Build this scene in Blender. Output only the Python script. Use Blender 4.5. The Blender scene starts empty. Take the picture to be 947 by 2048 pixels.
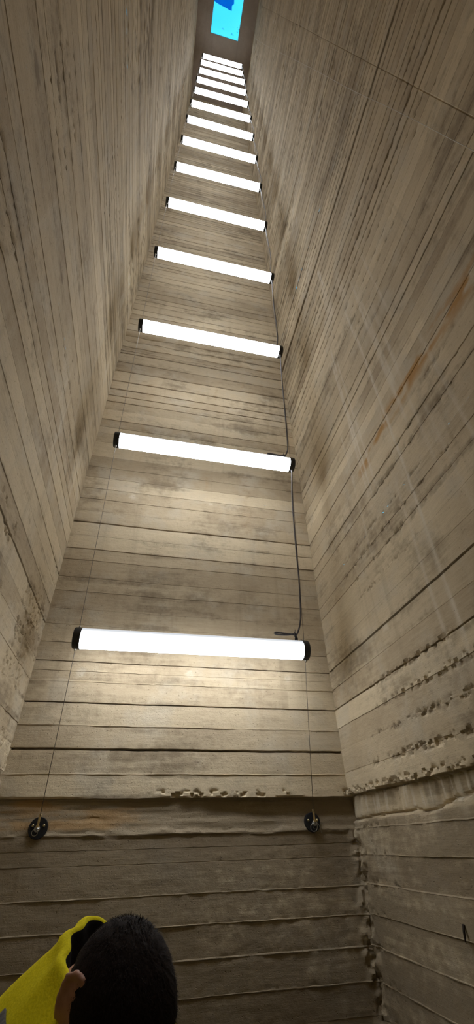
import bpy, bmesh, math, random
import numpy as np
from mathutils import Vector, Matrix, Euler
random.seed(11)
rng = np.random.default_rng(7)
SC = bpy.context.scene
COL = SC.collection
PI = math.pi

# ---------------------------------------------------------------- helpers
def tag(o, label=None, cat=None, group=None, kind=None):
    if label: o['label'] = label
    if cat: o['category'] = cat
    if group: o['group'] = group
    if kind: o['kind'] = kind
    return o

def empty(name, loc, rot=(0, 0, 0)):
    o = bpy.data.objects.new(name, None)
    o.empty_display_size = .05
    COL.objects.link(o)
    o.location = loc
    o.rotation_euler = rot
    return o

def link(name, me, mat=None, parent=None, smooth=False):
    o = bpy.data.objects.new(name, me)
    COL.objects.link(o)
    if mat: me.materials.append(mat)
    if parent: o.parent = parent
    if smooth:
        me.polygons.foreach_set('use_smooth', [True] * len(me.polygons))
    return o

def from_bm(name, bm, mat=None, parent=None, smooth=False):
    me = bpy.data.meshes.new(name)
    bm.normal_update()
    bm.to_mesh(me)
    bm.free()
    return link(name, me, mat, parent, smooth)

def grid_mesh(name, V, closed_u=False):
    """V: (rows, cols, 3) -> mesh of quads"""
    R, Cn = V.shape[:2]
    idx = np.arange(R * Cn).reshape(R, Cn)
    if closed_u:
        idx = np.concatenate([idx, idx[:, :1]], 1)
    q = np.stack([idx[:-1, :-1], idx[:-1, 1:], idx[1:, 1:], idx[1:, :-1]], -1).reshape(-1, 4)
    return raw_mesh(name, V.reshape(-1, 3), q)

def raw_mesh(name, co, q):
    me = bpy.data.meshes.new(name)
    me.vertices.add(len(co))
    me.vertices.foreach_set('co', np.ascontiguousarray(co, np.float32).ravel())
    n = len(q)
    me.loops.add(n * 4)
    me.loops.foreach_set('vertex_index', np.ascontiguousarray(q, np.int32).ravel())
    me.polygons.add(n)
    me.polygons.foreach_set('loop_start', np.arange(0, n * 4, 4, dtype=np.int32))
    me.update(calc_edges=True)
    me.validate()
    return me

def tube_bm(bm, pts, r, seg=8, cap=True, closed=False):
    """round bar along a polyline (parallel transported frame)"""
    P = [Vector(p) for p in pts]
    n = len(P)
    rr = r if hasattr(r, '__len__') else [r] * n
    T = []
    for i in range(n):
        if closed:
            t = P[(i + 1) % n] - P[i - 1]
        else:
            t = P[min(i + 1, n - 1)] - P[max(i - 1, 0)]
        T.append(t.normalized())
    a = Vector((0, 0, 1)) if abs(T[0].z) < .9 else Vector((1, 0, 0))
    N = (a - T[0] * a.dot(T[0])).normalized()
    rings = []
    for i in range(n):
        N = (N - T[i] * N.dot(T[i])).normalized()
        B = T[i].cross(N)
        rings.append([bm.verts.new(P[i] + (N * math.cos(2 * PI * k / seg) + B * math.sin(2 * PI * k / seg)) * rr[i]) for k in range(seg)])
    m = n if closed else n - 1
    for i in range(m):
        A, Bq = rings[i], rings[(i + 1) % n]
        for k in range(seg):
            bm.faces.new((A[k], A[(k + 1) % seg], Bq[(k + 1) % seg], Bq[k]))
    if cap and not closed:
        bm.faces.new(rings[0][::-1])
        bm.faces.new(rings[-1])
    return bm

def spline(pts, n=8):
    P = [Vector(p) for p in pts]
    P = [P[0] * 2 - P[1]] + P + [P[-1] * 2 - P[-2]]
    out = []
    for i in range(1, len(P) - 2):
        p0, p1, p2, p3 = P[i - 1:i + 3]
        for k in range(n):
            t = k / n
            out.append(.5 * ((2 * p1) + (p2 - p0) * t + (2 * p0 - 5 * p1 + 4 * p2 - p3) * t * t + (3 * p1 - p0 - 3 * p2 + p3) * t ** 3))
    out.append(P[-2])
    return out

def lathe_bm(bm, prof, seg=48, M=Matrix()):
    """profile [(r, h)] spun round local Z, then placed by M"""
    rings = []
    for r, h in prof:
        if r < 1e-6:
            rings.append([bm.verts.new(M @ Vector((0, 0, h)))])
        else:
            rings.append([bm.verts.new(M @ Vector((r * math.cos(2 * PI * k / seg), r * math.sin(2 * PI * k / seg), h))) for k in range(seg)])
    for A, B in zip(rings[:-1], rings[1:]):
        for k in range(seg):
            k2 = (k + 1) % seg
            if len(A) == 1 and len(B) == 1: continue
            if len(A) == 1: bm.faces.new((A[0], B[k2], B[k]))
            elif len(B) == 1: bm.faces.new((A[k], A[k2], B[0]))
            else: bm.faces.new((A[k], A[k2], B[k2], B[k]))
    return bm

# ---------------------------------------------------------------- numpy noise
def _h(ix, iy, s):
    n = (ix.astype(np.int64) * 374761393 + iy.astype(np.int64) * 668265263 + s * 974634777) & 0xffffffff
    n = ((n ^ (n >> 13)) * 1274126177) & 0xffffffff
    n = ((n ^ (n >> 16)) * 2246822519) & 0xffffffff
    return ((n ^ (n >> 15)) & 0xffffff) / float(0xffffff)

def vn(x, y, s=0):
    x, y = np.broadcast_arrays(np.asarray(x, float), np.asarray(y, float))
    ix, iy = np.floor(x), np.floor(y)
    fx, fy = x - ix, y - iy
    fx = fx * fx * (3 - 2 * fx)
    fy = fy * fy * (3 - 2 * fy)
    a = _h(ix, iy, s); b = _h(ix + 1, iy, s); c = _h(ix, iy + 1, s); d = _h(ix + 1, iy + 1, s)
    return (a * (1 - fx) + b * fx) * (1 - fy) + (c * (1 - fx) + d * fx) * fy

def fbm(x, y, s=0, o=4):
    t, a, n = 0, .5, 0
    for i in range(o):
        t = t + a * vn(x * 2 ** i, y * 2 ** i, s + i * 17)
        n += a
        a *= .5
    return t / n

def ss(a, b, x):
    t = np.clip((x - a) / (b - a), 0, 1)
    return t * t * (3 - 2 * t)

# ---------------------------------------------------------------- materials
class NT:
    def __init__(s, name):
        s.m = bpy.data.materials.new(name)
        s.m.use_nodes = True
        s.t = s.m.node_tree
        s.t.nodes.clear()
        s.out = s.t.nodes.new('ShaderNodeOutputMaterial')
    def n(s, typ, props=None, **ins):
        nd = s.t.nodes.new(typ)
        for k, v in (props or {}).items(): setattr(nd, k, v)
        for k, v in ins.items():
            key = int(k[1:]) if k[0] == '_' and k[1:].isdigit() else k.replace('_', ' ')
            s.set(nd.inputs[key], v)
        return nd
    def set(s, sock, v):
        if isinstance(v, bpy.types.NodeSocket): s.t.links.new(v, sock)
        else: sock.default_value = v
    def math(s, op, a, b=0., clamp=False):
        nd = s.n('ShaderNodeMath', {'operation': op, 'use_clamp': clamp}, _0=a, _1=b)
        return nd.outputs[0]
    def ramp(s, v, a, b, lo=0., hi=1.):
        nd = s.n('ShaderNodeMapRange', {'interpolation_type': 'SMOOTHSTEP'}, Value=v)
        nd.inputs[1].default_value = a; nd.inputs[2].default_value = b
        nd.inputs[3].default_value = lo; nd.inputs[4].default_value = hi
        return nd.outputs[0]
    def mix(s, f, a, b, mode='MIX'):
        nd = s.n('ShaderNodeMix', {'data_type': 'RGBA', 'blend_type': mode})
        s.set(nd.inputs[0], f); s.set(nd.inputs[6], a); s.set(nd.inputs[7], b)
        return nd.outputs[2]
    def noise(s, vec, scale, detail=4, rough=.55, sx=1, sy=1, sz=1):
        mp = s.n('ShaderNodeMapping', Vector=vec, Scale=(sx, sy, sz))
        return s.n('ShaderNodeTexNoise', Vector=mp.outputs[0], Scale=scale, Detail=detail, Roughness=rough).outputs[0]
    def bsdf(s, **k):
        b = s.n('ShaderNodeBsdfPrincipled', None, **k)
        s.t.links.new(b.outputs[0], s.out.inputs[0])
        return b

def plain(name, col, rough=.5, metal=0., spec=.5, nscale=0, namt=0., bump=0.):
    t = NT(name)
    tc = t.n('ShaderNodeTexCoord').outputs['Object']
    c = (*col, 1)
    kw = dict(Roughness=rough, Metallic=metal)
    if nscale:
        nz = t.noise(tc, nscale, 5)
        c = t.mix(t.ramp(nz, .3, .7), tuple(x * (1 - namt) for x in col) + (1,), tuple(min(1, x * (1 + namt)) for x in col) + (1,))
        if bump:
            kw['Normal'] = t.n('ShaderNodeBump', None, Strength=.6, Distance=bump, Height=nz).outputs[0]
    b = t.bsdf(Base_Color=c, **kw)
    b.inputs['Specular IOR Level'].default_value = spec
    return t.m

def concrete(name, light, dark, grey, boards=True):
    t = NT(name)
    if boards:
        uv = t.n('ShaderNodeUVMap').outputs[0]
    else:
        uv = t.n('ShaderNodeTexCoord').outputs['Object']
    at = t.n('ShaderNodeAttribute', {'attribute_name': 'stains'})
    sep = t.n('ShaderNodeSeparateColor', None, Color=at.outputs['Color'])
    tone, rust, pale, grime = sep.outputs[0], sep.outputs[1], sep.outputs[2], at.outputs['Alpha']
    grain = t.noise(uv, 1, 7, .62, 5, 70, 1) if boards else t.noise(uv, 9, 6)
    grain2 = t.noise(uv, 1, 6, .6, 14, 260, 1) if boards else t.noise(uv, 40, 5)
    blotch = t.noise(uv, 2.3, 6, .6)
    streak = t.noise(uv, 1, 4, .55, 16, .55, 1)
    pores = t.noise(uv, 95, 3, .6)
    f = t.math('MULTIPLY_ADD', tone, .75)
    f.node.inputs[2].default_value = -.375
    g = t.math('ADD', f, t.math('MULTIPLY', t.math('SUBTRACT', grain, .5), .55))
    g = t.math('ADD', g, t.math('MULTIPLY', t.math('SUBTRACT', blotch, .5), 1.15))
    g = t.math('ADD', g, t.math('MULTIPLY', t.math('SUBTRACT', grain2, .5), .45))
    g = t.math('ADD', g, .5, True)
    c = t.mix(g, (*dark, 1), (*light, 1))
    # greyish laitance in blotches
    c = t.mix(t.math('MULTIPLY', t.ramp(t.noise(uv, 3.7, 5, .6), .48, .68), .55), c, (*grey, 1))
    # run marks down the wall
    c = t.mix(t.math('MULTIPLY', t.ramp(streak, .55, .75), .22), c, tuple(x * .62 for x in dark) + (1,))
    c = t.mix(t.math('MULTIPLY', t.ramp(pores, .66, .74), .45), c, tuple(x * .45 for x in dark) + (1,))
    if boards:
        brk = t.math('SUBTRACT', t.noise(uv, 22, 7, .65), .5)
        brk2 = t.math('SUBTRACT', t.noise(uv, 1, 6, .65, 6, 60, 1), .5)
        wob = t.math('ADD', t.math('MULTIPLY', brk, 1.1), t.math('MULTIPLY', brk2, .7))
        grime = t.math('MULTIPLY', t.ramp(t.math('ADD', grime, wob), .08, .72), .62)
        rust = t.math('MULTIPLY', rust, t.ramp(t.math('ADD', rust, wob), .0, .5))
        pale = t.math('MULTIPLY', pale, t.ramp(t.math('ADD', pale, wob), .0, .35, .35, 1.15))
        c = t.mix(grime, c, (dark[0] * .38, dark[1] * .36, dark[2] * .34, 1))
        c = t.mix(rust, c, (.40, .225, .075, 1))
        c = t.mix(pale, c, (.62, .56, .45, 1))
    hgt = t.math('ADD', t.math('MULTIPLY', grain, .55), t.math('MULTIPLY', grain2, .35))
    hgt = t.math('SUBTRACT', hgt, t.math('MULTIPLY', t.ramp(pores, .62, .74), 1.3))
    hgt = t.math('ADD', hgt, t.math('MULTIPLY', t.noise(uv, 30, 7, .68), 1.7))
    bp = t.n('ShaderNodeBump', None, Strength=.8, Distance=.0022, Height=hgt)
    b = t.bsdf(Base_Color=c, Roughness=.86, Normal=bp.outputs[0])
    b.inputs['Specular IOR Level'].default_value = .25
    return t.m

LIGHT, DARK, GREY = (.635, .53, .362), (.365, .287, .187), (.48, .425, .33)
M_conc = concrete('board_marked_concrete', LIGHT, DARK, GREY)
M_ceil = concrete('smooth_concrete', (.56, .47, .40), (.40, .335, .28), (.48, .41, .36), boards=False)
M_floor = concrete('floor_concrete', (.075, .063, .05), (.045, .038, .03), (.06, .055, .045), boards=False)
M_black = plain('black_plastic', (.012, .012, .013), .45, 0, .4, 60, .2)
M_blackmetal = plain('black_powder_coat', (.008, .008, .009), .6, 0, .3, 90, .25)
M_brass = plain('brass_hardware', (.62, .50, .26), .34, 1., .5, 40, .15)
M_steel = plain('galvanised_steel', (.55, .54, .50), .36, 1., .5, 80, .12)
M_wire = plain('steel_wire_rope', (.20, .185, .16), .45, .6, .5, 400, .3)
M_cord = plain('grey_rubber_cord', (.10, .092, .098), .5, 0, .4, 120, .15)
M_rustnail = plain('rusty_iron', (.02, .013, .009), .8, .2, .3, 150, .4, .001)
M_palecord = plain('pale_nylon_line', (.42, .38, .31), .5, 0, .4, 200, .1)

def lamp_material():
    t = NT('glowing_opal_diffuser')
    nrm = t.n('ShaderNodeTexCoord').outputs['Normal']
    z = t.n('ShaderNodeSeparateXYZ', None, Vector=nrm).outputs[2]
    # the light strip inside faces down: the tube is brightest underneath
    st = t.ramp(z, .62, -.32, .66, 13)
    e = t.n('ShaderNodeEmission', None, Color=(.93, .96, 1.0, 1), Strength=st)
    t.t.links.new(e.outputs[0], t.out.inputs[0])
    return t.m
M_lamp = lamp_material()

def glass_material():
    t = NT('tinted_skylight_pane')
    tc = t.n('ShaderNodeTexCoord').outputs['Object']
    dirt = t.ramp(t.noise(tc, 7, 5, .6), .62, .72, 0, .55)
    tint = t.mix(dirt, (.50, .93, 1, 1), (.06, .42, .48, 1))
    tr = t.n('ShaderNodeBsdfTransparent', None, Color=tint)
    gl = t.n('ShaderNodeBsdfGlossy', None, Color=(.8, .95, 1, 1), Roughness=.1)
    mx = t.n('ShaderNodeMixShader', None, _0=.04, _1=tr.outputs[0], _2=gl.outputs[0])
    t.t.links.new(mx.outputs[0], t.out.inputs[0])
    return t.m
M_glass = glass_material()

def sheet_material():
    t = NT('blue_plastic_film')
    tc = t.n('ShaderNodeTexCoord').outputs['Object']
    c = t.mix(t.noise(tc, 9, 4), (.01, .42, .80, 1), (.015, .52, .92, 1))
    tl = t.n('ShaderNodeBsdfTranslucent', None, Color=c)
    df = t.n('ShaderNodeBsdfDiffuse', None, Color=c)
    mx = t.n('ShaderNodeMixShader', None, _0=.75, _1=df.outputs[0], _2=tl.outputs[0])
    t.t.links.new(mx.outputs[0], t.out.inputs[0])
    return t.m
M_sheet = sheet_material()

# ---------------------------------------------------------------- the shaft
XL, XR, D, CEIL = -.5433, 1.0784, 2.3391, 19.861
AL, AR = .0228, -.0217
EYE = 1.6
FRONT = -1.05

def fill_seams(known, lo, hi, pitch, seed, exact_to):
    r = random.Random(seed)
    out = []
    k = sorted(known)
    pts = [lo] + k + [exact_to]
    for a, b in zip(pts[:-1], pts[1:]):
        n = max(1, int(round((b - a) / pitch)))
        for i in range(n):
            z = a + (b - a) * i / n
            if 0 < i: z += r.uniform(-.012, .012)
            out.append(z)
    z = exact_to
    while z < hi:
        out.append(z)
        z += pitch * r.choice((.72, .86, 1, 1, 1.12, 1.25))
    return [z for z in out if lo < z < hi]

def board_wall(name, origin, dirv, normal, tilt, u0, u1, seams, strong, fins, seed, paint, recess, extra_cols=(), ufine=(0, 0), fine_top=5.9, rough_low=1.77):
    """one cast wall: board seams, fins, ledges, warped boards are all geometry"""
    rn = np.random.default_rng(seed)
    seams = sorted(seams)
    S = np.array(seams)
    ns = len(S)
    wid = rn.uniform(.0010, .0022, ns)
    dep = rn.uniform(.0025, .006, ns)
    hi = S > 4.5
    dep[hi] = rn.uniform(.006, .013, hi.sum()); wid[hi] = rn.uniform(.0026, .0085, hi.sum())
    lo_ = S < 2.3
    dep[lo_] *= .45; wid[lo_] *= .85
    soft = rn.random(ns) < np.where(S > 3.4, .24, .38)
    dep[soft] *= .22; wid[soft] *= .8
    kind = np.zeros(ns)
    linedark = rn.choice([.12, .5, .9], ns, p=[.32, .38, .30]) * np.where(S < 2.3, .6, 1.)   # board joints coloured as darker lines, stronger on some seams
    for i, z in enumerate(seams):
        for zs, w, d in strong:
            if abs(z - zs) < .003: wid[i], dep[i], linedark[i] = w, d, 1.
        for zf in fins:
            if abs(z - zf) < .003: kind[i] = 1; wid[i] = .0028; linedark[i] = 0
    boff = rn.normal(0, .0008, (ns + 1, 24))
    btone = np.clip(rn.normal(.5, .26, (ns + 1, 1)) + rn.normal(0, .12, (ns + 1, 24)), 0, 1)
    # butt joints between boards in one course
    brk = np.cumsum(rn.uniform(.7, 2.4, (ns + 1, 24)), 1) + u0 - rn.uniform(0, 1.6, (ns + 1, 1))
    secs = []
    for (za, zb, du, dz) in ((-.02, .92, .012, .0125), (.92, 2.85, .0064, .0064), (2.85, 3.6, .012, .0125), (3.6, fine_top, .016, .025), (fine_top, CEIL + .05, .04, .06)):
        zs, pr, si = [], [], []
        zz = za
        inside = [i for i in range(ns) if za + .008 < S[i] < zb - .008]
        cuts = []
        for i in inside:
            w = wid[i]
            cuts += [(S[i] - w, 0, i), (S[i] - w * .45, 1, i), (S[i] + w * .45, 1, i), (S[i] + w, 0, i)]
        rows = [(za, 0, -1)] + cuts + [(zb, 0, -1)]
        full = []
        for a, b in zip(rows[:-1], rows[1:]):
            full.append(a)
            gap = b[0] - a[0]
            if a[1] == 0 and b[1] == 0 and gap > dz * 1.4:
                n = int(round(gap / dz))
                for k in range(1, n): full.append((a[0] + gap * k / n, 0, -1))
        full.append(rows[-1])
        z = np.array([r[0] for r in full]); p = np.array([r[1] for r in full], float); s_i = np.array([r[2] for r in full])
        cols = list(np.linspace(u0, u1, max(2, int((u1 - u0) / du))))
        for c in extra_cols: cols += [c - .006, c - .0035, c - .0012, c + .0012, c + .0035, c + .006]
        u = np.array(sorted(cols))
        U, Z = np.meshgrid(u, z)
        zi = np.searchsorted(S, z)                       # board index per row
        seg = np.stack([np.searchsorted(brk[b], u) for b in zi]).clip(0, 23)
        low = (Z < rough_low)
        d = boff[zi[:, None], seg] * 1.0
        d = d + (fbm(U * 1.6, Z * 5, seed, 3) - .5) * .0012
        d = d + (fbm(U * 14, Z * 45, seed + 5, 4) - .5) * np.where(low, .0026, .0018)
        # seams
        amp = np.zeros_like(U)
        m = s_i >= 0
        sm = s_i[m]
        nz = fbm(U[m] * 7, S[sm][:, None] * 31, seed + 9, 4)
        g = -dep[sm][:, None] * (.45 + 1.1 * nz)
        fin = .0026 * ss(.42, .6, nz) + .0008
        seamdark = np.zeros_like(U)
        seamdark[m] = linedark[sm][:, None] * (.25 + 1.2 * fbm(U[m] * 5, S[sm][:, None] * 17, seed + 41, 4)) * p[m][:, None]
        amp[m] = np.where(kind[sm][:, None] > 0, fin, g)
        d = d + amp * p[:, None]
        # rough honeycombing near some seams
        near = np.min(np.abs(Z[:, :1] - S[None, :]), 1)[:, None]
        pit = ss(.56, .68, fbm(U * 48, Z * 60, seed + 21, 3)) * ss(.026, 0, near) * ss(.5, .62, fbm(U * 1.5, Z * 2.5, seed + 23, 2))
        if name == 'wall_back': pit = pit * .28
        d = d - pit * .0055
        d = d + recess(U, Z)
        for c in extra_cols:
            d = d - .0035 * np.exp(-((U - c) / .0022) ** 2)
        Zs = Z + (fbm(U * 2.5, Z * .9, seed + 3, 3) - .5) * .006 + (fbm(U * 22, Z * 3, seed + 4, 2) - .5) * .0028
        tone = btone[zi[:, None], seg]
        A = paint(U, Z)
        edge = ss(.035, .0, np.abs(near + (fbm(U * 5, Z * 12, seed + 31, 3) - .5) * .06)) * ss(.52, .64, fbm(U * 1.7, np.round(Z[:, :1] * 9) * 3.1 + 0 * U, seed + 33, 4))
        A[..., 3] = A[..., 3] + .26 * edge
        A[..., 0] = np.clip(tone + A[..., 0], 0, 1)
        A[..., 3] = np.clip(A[..., 3] + pit * .5 + seamdark * .75, 0, 1)
        V = np.empty(U.shape + (3,))
        for k in range(3):
            V[..., k] = origin[k] + dirv[k] * U + tilt[k] * (Zs - EYE) + normal[k] * d
        V[..., 2] = Zs
        secs.append((V, A, U, Zs))
    co, q, at, uvv, base = [], [], [], [], 0
    for V, A, U, Zs in secs:
        R, Cn = U.shape
        idx = np.arange(R * Cn).reshape(R, Cn) + base
        q.append(np.stack([idx[:-1, :-1], idx[:-1, 1:], idx[1:, 1:], idx[1:, :-1]], -1).reshape(-1, 4))
        co.append(V.reshape(-1, 3)); at.append(A.reshape(-1, 4)); uvv.append(np.stack([U, Zs], -1).reshape(-1, 2))
        base += R * Cn
    co = np.concatenate(co); q = np.concatenate(q); at = np.concatenate(at); uvv = np.concatenate(uvv)
    # make the faces look into the room
    a, b, c = co[q[0, 0]], co[q[0, 1]], co[q[0, 3]]
    if np.dot(np.cross(b - a, c - a), normal) < 0: q = q[:, ::-1]
    me = raw_mesh(name, co, q)
    ca = me.attributes.new('stains', 'FLOAT_COLOR', 'POINT')
    ca.data.foreach_set('color', np.ascontiguousarray(at, np.float32).ravel())
    me.set_sharp_from_angle(angle=math.radians(26))
    ul = me.uv_layers.new(name='UVMap')
    ul.data.foreach_set('uv', np.ascontiguousarray(uvv[q.ravel()], np.float32).ravel())
    o = link(name, me, M_conc)
    o['kind'] = 'structure'
    return o

def blob(U, Z, u, z, r, s, e=.35):
    dd = np.sqrt((U - u) ** 2 + (Z - z) ** 2) + (fbm(U * 30, Z * 30, s, 3) - .5) * r * .9
    return ss(r, r * e, dd)

# --- far wall
def far_recess(U, Z):
    j = (fbm(U * 9, U * 0 + 3.3, 71, 4) - .5)
    low = ss(1.772 + .004, 1.766 - .004, Z + j * .022)
    d = -(.009 + .019 * ss(-.1, .75, U)) * low
    band = ss(1.768, 1.76, Z) * ss(1.640, 1.655, Z + (fbm(U * 12, U * 0, 73, 4) - .5) * .035)
    d -= .006 * band * (.4 + 1.2 * fbm(U * 6, Z * 60, 75, 3))
    b2 = ss(1.632, 1.64, Z + j * .015) * ss(1.70, 1.655, Z)
    d += .006 * b2 * (.3 + fbm(U * 16, Z * 26, 77, 4))
    chips = ss(.55, .66, fbm(U * 44, Z * 60, 79, 4)) * ss(1.768, 1.775, Z) * ss(1.81, 1.785, Z)
    d -= .013 * chips * ss(.4, .55, vn(U * 3.3, 0 * U, 80))
    # construction joint higher up
    hb = ss(5.33, 5.36, Z + j * .04) * ss(5.64, 5.60, Z + j * .03)
    d -= .016 * hb
    d += hb * (fbm(U * 9, Z * 24, 83, 4) - .5) * .02
    for a, b in ((9.15, 9.4), (12.8, 13.0), (16.5, 16.7)):
        d -= .012 * ss(a, a + .03, Z + j * .03) * ss(b, b - .03, Z)
    # ragged inside corner in the lower lift
    e = ss(XR - .035, XR + .012, U + (fbm(Z * 13, U * 0, 85, 4) - .5) * .05)
    d += e * ss(1.68, 1.6, Z) * (.010 + .075 * (fbm(U * 26, Z * 24, 87, 4) - .5))
    return d

def far_paint(U, Z):
    A = np.zeros(U.shape + (4,))
    grey = np.zeros_like(U)
    for (u, z, r) in ((-.312, 2.314, .036), (.261, 2.326, .03), (.819, 2.329, .032), (-.2, 3.53, .03), (.35, 3.55, .03), (.86, 4.75, .03), (.15, 4.73, .03), (-.3, 5.95, .03), (.4, 5.96, .03)):
        grey = np.maximum(grey, blob(U, Z, u, z, r, int(90 + u * 10)))
    A[..., 2] = .42 * grey * (.5 + .8 * fbm(U * 60, Z * 60, 92, 2))
    # tan drips down from the joint
    dr = ss(.60, .74, vn(U * 9.5, Z * .25, 93)) * ss(2.6, 3.6, Z) * ss(5.7, 5.4, Z) * ss(.36, .52, fbm(U * 2, Z * 2.5, 94, 2))
    r2 = np.exp(-((U - .35 - .04 * (Z - 4.1) + .02 * np.sin(Z * 7)) / .022) ** 2) * ss(3.3, 3.8, Z) * ss(5.5, 5.2, Z)
    A[..., 1] = .18 * dr + .38 * r2 * fbm(U * 12, Z * 8, 95, 3)
    bandr = ss(1.65, 1.67, Z) * ss(1.775, 1.765, Z) * ss(.25, -.1, U)
    A[..., 1] += .55 * bandr * ss(.3, .7, fbm(U * 5, Z * 40, 96, 3))
    # damp grime patches
    g = ss(.52, .72, fbm(U * 3.2, Z * 3.6, 97, 4))
    A[..., 3] = .30 * g + .25 * ss(.56, .7, fbm(U * 1.6, Z * 17, 98, 3)) + .45 * ss(.6, .75, fbm(U * 6, Z * 7, 99, 4)) * ss(1.75, 1.5, Z)
    A[..., 3] += (.24 + .75 * fbm(U * 2.2, Z * 3, 111, 5)) * ss(1.775, 1.765, Z)
    A[..., 0] = .5 * (fbm(U * .9, Z * 1.3, 100, 3) - .5)
    return A

far_known = [1.053, 1.145, 1.246, 1.344, 1.439, 1.541, 1.591, 1.642, 1.769, 1.864, 1.965, 2.066, 2.168, 2.269, 2.32, 2.37, 2.469, 2.57, 2.662, 2.773, 2.865,
             2.985, 3.067, 3.169, 3.273, 3.371, 3.473, 3.568, 3.672, 3.775, 3.884, 4.04, 4.141, 4.306, 4.432, 4.622, 4.717, 4.835, 4.99, 5.135, 5.287, 5.33, 5.617, 5.715, 5.835]
far_seams = fill_seams(far_known, 0, CEIL, .105, 3, 5.94)
far_strong = [(1.965, .006, .022), (2.168, .0035, .018), (3.273, .005, .02), (3.067, .004, .016), (4.622, .006, .022), (4.306, .004, .014), (2.37, .003, .012), (1.769, .004, .004), (5.287, .007, .02)]
far_fins = [1.864, 2.066, 1.439, 1.344, 1.145, 1.246, 2.269]
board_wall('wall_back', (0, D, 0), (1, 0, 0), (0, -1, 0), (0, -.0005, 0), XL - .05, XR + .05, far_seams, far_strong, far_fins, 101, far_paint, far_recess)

# --- right wall (u runs from the far corner towards the camera)
def u_of_y(y): return (D - y) / math.cos(AR)
RU = u_of_y
def right_recess(U, Z):
    j = (fbm(U * 8, U * 0 + 1.7, 171, 4) - .5)
    slope = .0 * U
    d = -.03 * ss(1.782, 1.772, Z + j * .024)
    lo = ss(1.688, 1.678, Z - .03 * ss(.6, 1.0, U) * 1.2 + (fbm(U * 10, U * 0, 173, 4) - .5) * .03)
    d += .014 * lo
    crack = np.exp(-((Z - 1.683 - .036 * ss(.6, 1., U) + (fbm(U * 10, U * 0, 173, 4) - .5) * .03) / .006) ** 2)
    d -= .020 * crack * (.35 + 1.1 * fbm(U * 30, Z * 30, 176, 3))
    bandm = ss(1.782, 1.772, Z) * (1 - lo)
    d += bandm * (fbm(U * 45, Z * 7, 175, 3) - .5) * .014
    chips = ss(.50, .62, fbm(U * 46, Z * 60, 179, 4)) * ss(1.774, 1.781, Z) * ss(1.815, 1.79, Z)
    d -= .014 * chips
    d += ss(.05, .0, U + (fbm(Z * 16, U * 0, 191, 3) - .5) * .05) * ss(1.68, 1.6, Z) * .05 * (fbm(U * 30, Z * 26, 193, 4) - .5)
    # rough, crumbly seams on the lower courses
    for z0, a, b in ((1.976, .7, 1.5), (2.076, .6, 1.6), (1.872, .5, 1.3), (2.171, .5, 1.0)):
        d -= .011 * ss(.50, .64, fbm(U * 46, Z * 62, 181, 4)) * ss(.022, .004, np.abs(Z - z0)) * ss(a, a + .15, U) * ss(b + .2, b, U)
    # open joint between two lifts, step across it
    d += .006 * ss(5.47, 5.482, Z + j * .01)
    for a in (9.2, 12.9, 16.6):
        d -= .008 * ss(a, a + .02, Z + j * .02) * ss(a + 3, a + .5, Z)
    return d

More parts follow.
